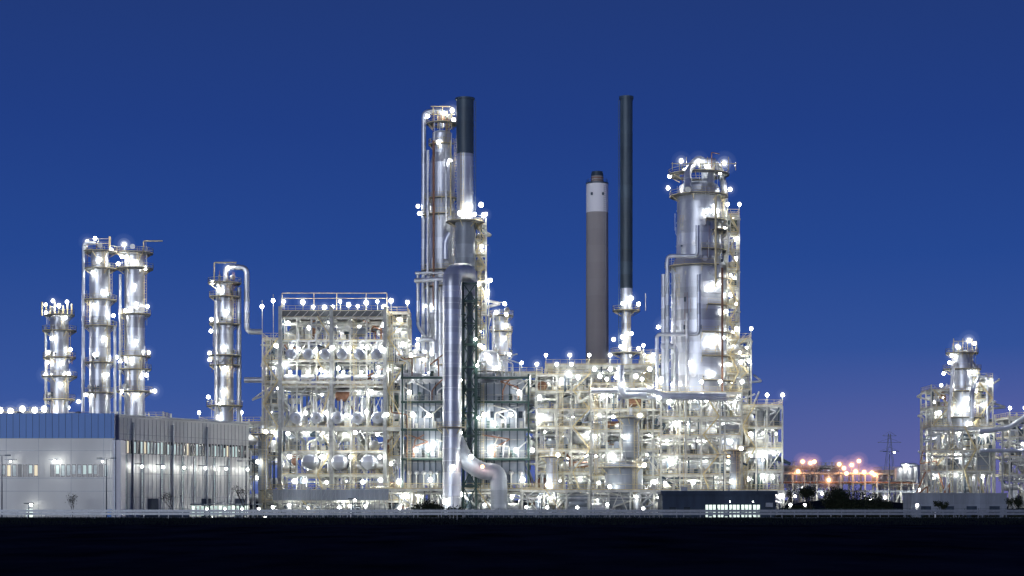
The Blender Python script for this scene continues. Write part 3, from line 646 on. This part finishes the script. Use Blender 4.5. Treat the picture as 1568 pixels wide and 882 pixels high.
# ================================================================== RIGHT FAR
D = 520
g = G('pipe_bridge', (SX(1310,D),D,0)); b = g.b
for i in range(14):
    x = SX(1195+i*18.5, D)
    for y in (D, D+6): b.beam((x,y,0),(x,y,SZ(727,D)),.45,'cream')
    for py in (728,742,752): b.beam((x,D,SZ(py,D)),(x,D+6,SZ(py,D)),.4,'cream')
    if i % 3 == 0 and i < 13: b.beam((x,D,0),(SX(1195+(i+1)*18.5,D),D,SZ(752,D)),.25,'cream')
for k in range(6): b.pipe([(SX(1190,D),D+k,SZ(742,D)+.5),(SX(1440,D),D+k,SZ(742,D)+.5)],.42 if k%2 else .25,'clad_small' if k%2 else 'rust',10); b.pipe([(SX(1190,D),D+k,SZ(728,D)+.5),(SX(1440,D),D+k,SZ(728,D)+.5)],.3,'cream',10)
b.box(SX(1190,D),SX(1440,D),D-.3,D-.1,SZ(754,D),SZ(751,D),'furn')
for i, (x, y) in enumerate(((1228,707),(1240,709),(1246,707),(1284,711),(1291,717),(1295,725),(1309,722),(1314,706),(1322,723),(1334,724),(1221,722),(1303,712),(1338,727),(1268,735))):
    b.beam((SX(x,D),D-1,SZ(742,D)),(SX(x,D),D-1,SZ(y,D)),.2,'steel'); g.lamp(SX(x,D),D-1.2,SZ(y,D),1200,.42,(1,.42,.16),'lampsodium',i%2==0, haze=True)
for i, x in enumerate((1372,1382,1390,1400)):
    b.drum((SX(x,D),D-3,SZ(735,D)),(SX(x,D),D-3,SZ(718-4*(i%2),D)),1.0,'clad_small')
g.lamp(SX(1382,D),D-5,SZ(714,D),900,.4); b.pipe([(SX(1375,D),D-4,SZ(712,D)),(SX(1400,D),D-4,SZ(712,D)),(SX(1400,D),D-4,SZ(740,D))],.5,'clad',12)
for x, y in ((1215,760),(1256,756),(1352,762),(1385,758),(1405,750),(1330,765)): g.lamp(SX(x,D), D-3, SZ(y,D), 700, .3)
g.done()
frame('process_structure', 1200, 1290, [715, 738], 560, 12, 5, 71, 900, .9, .3, topmast=False)
frame('process_structure', 1350, 1430, [722, 745], 540, 12, 4, 72, 500, .9, .3, topmast=False)
D = 470
g = column('distillation_column', 1473, D, [(541, 14), (560, 17), (595, 17), (600, 20)], [(541, 11), (566, 12), (600, 12), (640, 14), (684, 16)],
  [(1479,523,2000),(1462,532,900),(1489,527,900),(1455,545,900),(1452,556,700),(1445,572),(1441,590),(1487,571),(1490,600,700),(1430,616),(1434,633),(1466,628,2600),(1476,612,900),(1500,606),(1505,620),(1500,668,2600),(1480,650,900),(1462,665,1500),(1430,693),(1492,585,700),(1445,655,1100),(1450,705,1400),(1470,690,1200),(1496,700,1000)],
  side=[([(1478,540,0),(1500,575,-1),(1488,600,-8),(1488,640,-8)],3.5,'clad'), ([(1460,560,-8),(1452,640,-8),(1470,690,-9)],2.5,'clad_small'), ([(1490,575,-2),(1512,578,-2),(1512,700,-2)],2.5,'clad')], n=30)
for i in range(6): x = SX(1456+i*7,D); g.b.beam((x,D-3,SZ(545,D)),(x,D-3,SZ(520+(i%2)*5,D)),.16,'yellow')
g.b.beam((SX(1456,D),D-3,SZ(524,D)),(SX(1491,D),D-3,SZ(524,D)),.14,'yellow'); g.done()
frame('process_structure', 1426, 1455, [598, 624, 652, 690, 722], 466, 12, 1, 73, 900, 1, .9, topmast=False)
frame('process_structure', 1490, 1520, [580, 612, 650, 690, 722], 468, 12, 1, 74, 900, 1, .9, topmast=False)
frame('process_structure', 1426, 1522, [655, 690, 722], 460, 10, 4, 75, 1000, 1.1, .9, topmast=False)
frame('process_structure', 1546, 1640, [640, 670, 700, 728], 455, 14, 4, 76, 700, 1.2, .7)
g = G('overhead_pipeline', (SX(1530,455),455,0)); D=455
g.b.pipe([(SX(1500,D),D,SZ(662,D)),(SX(1545,D),D,SZ(655,D)),(SX(1575,D),D,SZ(635,D))],SL(4,D),'clad',14,flange=3); g.b.pipe([(SX(1500,D),D,SZ(690,D)),(SX(1600,D),D,SZ(690,D))],SL(3,D),'clad',14)
g.b.beam((SX(1535,D),D,0),(SX(1535,D),D,SZ(655,D)),.4,'steel'); g.done()
def pylon(px, D, top):
    b = B(); X = SX(px, D); H = SZ(top, D); w = 3.6
    lv = [0, .25, .45, .62, .76, .88, 1]
    def wd(f): return w*(1-f)**1.1+.5
    for a, c in zip(lv[:-1], lv[1:]):
        for sx in (-1, 1):
            for sy in (-1, 1):
                b.beam((X+sx*wd(a),D+sy*wd(a),a*H),(X+sx*wd(c),D+sy*wd(c),c*H),.18,'furn')
            b.beam((X+sx*wd(a),D-wd(a),a*H),(X-sx*wd(c),D-wd(c),c*H),.11,'furn')
    for f, l in ((.76, 5), (.88, 6), (.97, 3.5)):
        b.beam((X-l,D,f*H),(X+l,D,f*H),.2,'furn'); b.beam((X-l,D,f*H),(X,D,f*H+2.2),.12,'furn'); b.beam((X+l,D,f*H),(X,D,f*H+2.2),.12,'furn')
    b.make('transmission_pylon', None, (X, D, 0))
pylon(1362, 950, 664); pylon(1215, 1500, 705)
# ================================================================== FOREGROUND
def sheet(name, x0, x1, y0, y1, z, m, nx=1, ny=1, amp=0):
    b = B(); vs = []; fs = []
    for j in range(ny+1):
        for i in range(nx+1):
            vs.append((x0+(x1-x0)*i/nx, y0+(y1-y0)*j/ny, z+(R.uniform(-amp, amp) if amp and 0<i<nx and 0<j<ny else 0)))
    for j in range(ny):
        for i in range(nx): a = j*(nx+1)+i; fs.append((a, a+1, a+nx+2, a+nx+1))
    b.add(vs, fs, m); return b.make(name)
sheet('ground', -9000, 9000, -200, 12000, 0, 'ground')
sheet('field', -260, 260, 20, 288, .09, 'field', 260, 300, .06)
RH = .9
b = B(); n_ = 130
prof = [(288, -.05), (294, .35), (299, RH-.05), (303, RH), (320, RH), (323, RH-.1), (329, -.05)]
vs = []
for i in range(n_+1):
    for (y, z) in prof: vs.append((-260+i*4, y+R.uniform(-.25, .25), z+(R.uniform(-.08, .08) if z > 0 and z != RH else 0)))
fs = []
for i in range(n_):
    for j in range(len(prof)-1): a = i*len(prof)+j; fs.append((a, a+len(prof), a+len(prof)+1, a+1))
b.add(vs, fs, 'ground', True); b.make('road_embankment')
sheet('road', -260, 260, 306, 314, RH+.012, 'asphalt')
b = B()
for i in range(60): b.box(-260+i*9, -260+i*9+4, 309.9, 310.05, RH+.014, RH+.018, 'white')
b.make('road_marking')
b = B(); b.box(-260, 260, 314, 314.3, RH-.1, RH+.13, 'roof'); b.make('kerb')
def guardrail(y, x0, x1, h=.75, zb=0):
    b = B(); x = x0
    while x <= x1: b.beam((x, y+.12, zb-.1), (x, y+.12, zb+h+.05), .14, 'galv'); x += 4
    b.beam((x0, y, zb+h-.15), (x1, y, zb+h-.15), .06, 'galv', .14); b.beam((x0, y-.05, zb+h-.02), (x1, y-.05, zb+h-.02), .05, 'galv', .12)
    b.beam((x0, y-.05, zb+h-.28), (x1, y-.05, zb+h-.28), .05, 'galv', .12)
    b.make('guardrail', None, ((x0+x1)/2, y, 0))
guardrail(304, -200, 200, .95, RH); guardrail(317, -200, 200, 1.35, RH)
b = B(); rr = random.Random(5)
for i in range(18000):
    x = rr.uniform(-95, 95); y = rr.choice([rr.uniform(289, 300), rr.uniform(296, 303)]); z0 = max(0, min(RH, (y-290)/9*RH))-.05; h = rr.uniform(.15, .55); dx = rr.uniform(-.15, .15)
    b.add([(x-.05, y, z0), (x+.05, y, z0), (x+dx, y+rr.uniform(-.1, .1), z0+h)], [(0,1,2)], 'grass')
b.make('verge_grass')
def wirefence(y, x0, x1, h):
    b = B(); x = x0
    while x <= x1: b.beam((x, y, 0), (x, y, h), .09, 'green'); x += 2.5
    for k in range(8): z = .15+k*(h-.2)/7; b.beam((x0, y, z), (x1, y, z), .03, 'green')
    b.make('wire_fence', None, ((x0+x1)/2, y, 0))
wirefence(340, -120, 120, 2.4)
b = B(); b.box(SX(-60,336), SX(290,336), 336, 336.3, 0, 1.9, 'wall')
for i in range(40): x = SX(-60+i*8.7,336); b.box(x, x+.2, 335.9, 336, 0, 2.0, 'wall')
b.make('concrete_wall', None, (SX(110,336), 336, 0))
b = B(); y = 372
b.box(SX(240,y), SX(1010,y), y, y+.3, 0, .9, 'wall')
for i in range(100): x = SX(240+i*7.7,y); b.beam((x,y-.1,0),(x,y-.1,2.2),.1,'steel')
for z in (1.2,1.7,2.15): b.beam((SX(240,y),y-.1,z),(SX(1010,y),y-.1,z),.05,'steel')
b.make('perimeter_fence', None, (SX(600,y), y, 0))
D = 352
g = G('gatehouse_office', (SX(1100,D),D,0)); b = g.b
x0,x1 = SX(1012,D),SX(1190,D); zt = SZ(756,D)
b.box(x0+.3,x1-.3,D,D+11,0,zt,'wall'); b.box(x0,x1,D-.5,D+11.5,zt,zt+.5,'roof'); b.box(x0-.05,x1+.05,D-.56,D-.5,zt-.15,zt+.55,'wall')
wx0,wx1 = SX(1079,D),SX(1164,D)
b.box(wx0,wx1,D-.04,D-.003,.6,SZ(773,D),'winlit')
nb = 14
for i in range(nb+1): x = wx0+(wx1-wx0)*i/nb; w_ = .16 if i%3==0 else .07; b.box(x-w_,x+w_,D-.1,D-.04,.5,SZ(772,D),'wall')
for i in range(nb):
    x = wx0+(wx1-wx0)*(i+.5)/nb
    if i%4==1: b.box(x-.4,x+.35,D-.06,D-.041,.6+R.random(),SZ(784,D),'glasspale')
for z in (SZ(782,D),): b.box(wx0,wx1,D-.09,D-.041,z-.12,z+.12,'wall')
b.box(wx0-.2,wx1+.2,D-.25,D-.005,.4,.6,'galv')
for px in (1030,1052): X = SX(px,D); b.box(X-.6,X+.6,D-.05,D-.004,1.2,2.6,'glassdark'); b.box(X-.7,X+.7,D-.12,D-.006,1.08,1.2,'galv')
b.box(SX(1172,D),SX(1183,D),D-.6,D-.003,2.6,3.4,'galv'); b.box(SX(1045,D),SX(1055,D),D+3,D+5,zt+.5,zt+1.3,'galv')
b.cyl((SX(1120,D),D+4,zt+.5),(SX(1120,D),D+4,zt+1.6),.15,'galv',8)
g.lamp(SX(1115,D),D-3,3.6,50,.08,(.9,1,.9)); g.lamp(SX(1150,D),D-3,3.6,50,.08,(.9,1,.9)); g.done('office_body')
b = B(); D = 400; b.box(SX(1395,D),SX(1542,D),D,D+8,0,SZ(757,D),'furn'); b.box(SX(1394,D),SX(1543,D),D-.2,D+8.2,SZ(757,D),SZ(757,D)+.3,'furn')
for i in range(14): x = SX(1397+i*10.4,D); b.box(x,x+.12,D-.06,D-.002,0,SZ(757,D)-.05,'galv')
for i in range(4): x = SX(1410+i*35,D); b.box(x,x+2.2,D-.1,D-.003,0,2.6,'wall')
b.make('storage_shed', None, (SX(1470,D), D, 0))
b = B(); vs=[]; n=24
for i in range(n+1):
    x = SX(1200,440)+i*5; h = 1.6+1.2*math.sin(i*.5)+R.uniform(-.2,.2)
    vs += [(x,425,-.1),(x,440,h+1.2),(x,455,-.1)]
fs=[]
for i in range(n): a=i*3; fs += [(a,a+3,a+4,a+1),(a+1,a+4,a+5,a+2)]
b.add(vs,fs,'ground',True); b.make('embankment')
def slamp(px, D, h, arm=1.2, P=0, sodium=False):
    X = SX(px, D); g = G('street_lamp', (X, D, 0)); b = g.b
    b.cyl((X,D,0),(X,D,h*.5),.13,'dark',10,.1); b.cyl((X,D,h*.5),(X,D,h),.1,'dark',10,.07); b.beam((X-arm,D,h+.15),(X+arm,D,h+.15),.08,'dark')
    for s_ in (-1, 1): b.box(X+s_*arm-.45,X+s_*arm+.45,D-.18,D+.18,h+.05,h+.25,'dark')
    if P: g.lamp(X+arm,D,h-.12,P,.2,(1,.5,.2) if sodium else (1,.955,.8),'lampsodium' if sodium else 'lampglass',hood=False)
    g.done('post')
for a in ((3,322,11.5,1,0),(163,322,11,1.2,0),(377,345,11,1.2,0),(390,360,14,.8,0),(1160,372,12,1.0,300),(905,380,13,1,400),(1108,382,13,1,400,True),(1362,470,16,1.2,500),(540,350,4,.4,150),(44,326,3.2,.4,100)): slamp(*a)
def tree(px, D, h, seed, leafy=.5, spread=.35):
    rr = random.Random(seed); b = B(); X = SX(px, D); tips = []
    def grow(p, d, l, r, k):
        q = p + d*l; b.cyl(p, q, r, 'bark', 5, r*.65, False)
        if k == 0: tips.append(q); return
        for j in range(rr.choice([2, 3, 3])):
            nd = (d + V((rr.uniform(-1,1), rr.uniform(-1,1), rr.uniform(-.1,.7)))*spread*1.7).normalized(); grow(q, nd, l*rr.uniform(.6,.85), r*.62, k-1)
        tips.append(q)
    grow(V((X, D, 0)), V((0,0,1)), h*.28, h*.016, 5)
    for t in tips:
        for j in range(int(10*leafy+rr.random())):
            c = t + V([rr.gauss(0, h*.05) for _ in range(3)]); s_ = rr.uniform(.06, .15)
            a = V([rr.uniform(-1,1) for _ in range(3)]).normalized()*s_; e = a.orthogonal().normalized()*s_
            b.add([tuple(c-a), tuple(c+e), tuple(c+a), tuple(c-e)], [(0,1,2,3)], 'leaf')
    b.make('tree', None, (X, D, 0))
for a in ((111,320,5.6,1,.03),(265,322,5.5,2,.03),(374,338,7.5,3,.05),(1214,350,6,4,.2),(1243,350,6.2,5,.9),(1440,360,4,6,.4),(1552,350,4.6,7,.6),(655,350,3.4,8,.6)): tree(*a)
def bush(name, px0, px1, D, h, seed, nleaf=6000):
    rr = random.Random(seed); b = B(); x0, x1 = SX(px0, D), SX(px1, D)
    lobes = [(rr.uniform(x0, x1), D+rr.uniform(-2, 2), h*rr.uniform(.25, .65), h*rr.uniform(.2, .45)) for _ in range(max(6, int((x1-x0)/.9)))]
    for l in lobes:
        for k in range(5): b.cyl((l[0]+rr.uniform(-.2,.2), l[1], 0), (l[0]+rr.uniform(-1,1)*l[3], l[1]+rr.uniform(-1,1)*l[3], l[2]+rr.uniform(0,1.3)*l[3]), .06, 'bark', 5, .02, False)
    for _ in range(nleaf):
        l = rr.choice(lobes); d = V([rr.gauss(0,1) for _ in range(3)]).normalized()*l[3]*rr.uniform(.5,1.2)
        c = V(l[:3])+V((d.x*1.2, d.y, d.z*1.1))
        if c.z < .05: continue
        s_ = rr.uniform(.07,.18); a = V([rr.uniform(-1,1) for _ in range(3)]).normalized()*s_; e = a.orthogonal().normalized()*s_
        b.add([tuple(c-a), tuple(c+e), tuple(c+a), tuple(c-e)], [(0,1,2,3)], 'leaf')
    b.make(name, None, ((x0+x1)/2, D, 0))
bush('bush', 1274, 1340, 360, 6.6, 1, 12000); bush('bush', 640, 672, 365, 4, 2, 3000); bush('bush', 1335, 1362, 356, 4.6, 4, 4000); bush('bush', 690, 712, 366, 3.0, 9, 1500); bush('bush', 1205, 1250, 362, 3.6, 12, 3500)
bush('hedge', -10, 190, 333, 1.7, 3, 4500); bush('hedge', 1190, 1580, 332, 1.8, 5, 8000)
b = B()
for px in (689, 694.5, 700): b.beam((SX(px,298),298,0),(SX(px,298),298,2.9 if px != 694.5 else 3.4),.09,'galv')
for z in (.8,1.6,2.4): b.beam((SX(689,298),298,z),(SX(700,298),298,z),.05,'galv')
b.make('sign_frame', None, (SX(694,298),298,0))
for px in (537, 1432, 42): b = B(); X=SX(px,303); b.box(X-.09,X+.09,303,303.1,RH-.1,RH+1.05,'white'); b.box(X-.095,X+.095,302.99,303.11,RH+.75,RH+.9,'dark'); b.make('road_delineator',None,(X,303,0))
# ================================================================== WORLD
w = bpy.data.worlds.new('World'); scene.world = w; w.use_nodes = True
nt = w.node_tree; N = nt.nodes; L = nt.links; bg = N['Background']
tc = N.new('ShaderNodeTexCoord'); sp = N.new('ShaderNodeSeparateXYZ'); L.new(tc.outputs['Generated'], sp.inputs[0])
mr = N.new('ShaderNodeMapRange'); mr.inputs['From Min'].default_value = -.02; mr.inputs['From Max'].default_value = .6; L.new(sp.outputs['Z'], mr.inputs['Value'])
cr = N.new('ShaderNodeValToRGB'); L.new(mr.outputs[0], cr.inputs['Fac']); E = cr.color_ramp.elements
E[0].position = 0.03; E[0].color = (.085,.125,.36,1); E[1].position = 1; E[1].color = (.010,.024,.12,1)
for p, c in ((.075,(.062,.110,.348)),(.126,(.039,.092,.332)),(.239,(.019,.064,.282)),(.347,(.015,.048,.232)),(.45,(.0150,.042,.190))):
    e = E.new(p); e.color = (*c, 1)
az = N.new('ShaderNodeMapRange'); az.inputs['From Min'].default_value = -.05; az.inputs['From Max'].default_value = .32; L.new(sp.outputs['X'], az.inputs['Value'])
hz = N.new('ShaderNodeMapRange'); hz.inputs['From Min'].default_value = .08; hz.inputs['From Max'].default_value = 0; L.new(sp.outputs['Z'], hz.inputs['Value'])
mu = N.new('ShaderNodeMath'); mu.operation = 'MULTIPLY'; L.new(az.outputs[0], mu.inputs[0]); L.new(hz.outputs[0], mu.inputs[1])
mx = N.new('ShaderNodeMix'); mx.data_type = 'RGBA'; L.new(mu.outputs[0], mx.inputs['Factor']); L.new(cr.outputs[0], mx.inputs['A']); mx.inputs['B'].default_value = (.15,.135,.35,1)
L.new(mx.outputs['Result'], bg.inputs['Color']); bg.inputs['Strength'].default_value = 1
sd = bpy.data.lights.new('twilight_sun', 'SUN'); sd.energy = 1.4; sd.angle = math.radians(30); sd.color = (.90,.93,1)
so = bpy.data.objects.new('twilight_sun', sd); scene.collection.objects.link(so)
so.rotation_euler = V((.35, 1, -.03)).to_track_quat('-Z', 'Y').to_euler()
cd = bpy.data.cameras.new('camera'); co = bpy.data.objects.new('camera', cd); scene.collection.objects.link(co)
co.location = (0, 0, CAMH); co.rotation_euler = (math.radians(90), 0, 0)
cd.sensor_width = 36; cd.lens = 36/(1568*K); cd.shift_y = (HOR-441)/1568; cd.clip_end = 20000; cd.clip_start = 1
scene.camera = co
scene.view_settings.view_transform = 'Standard'; scene.view_settings.look = 'None'; scene.view_settings.exposure = 0
print('LAMPS', NL)
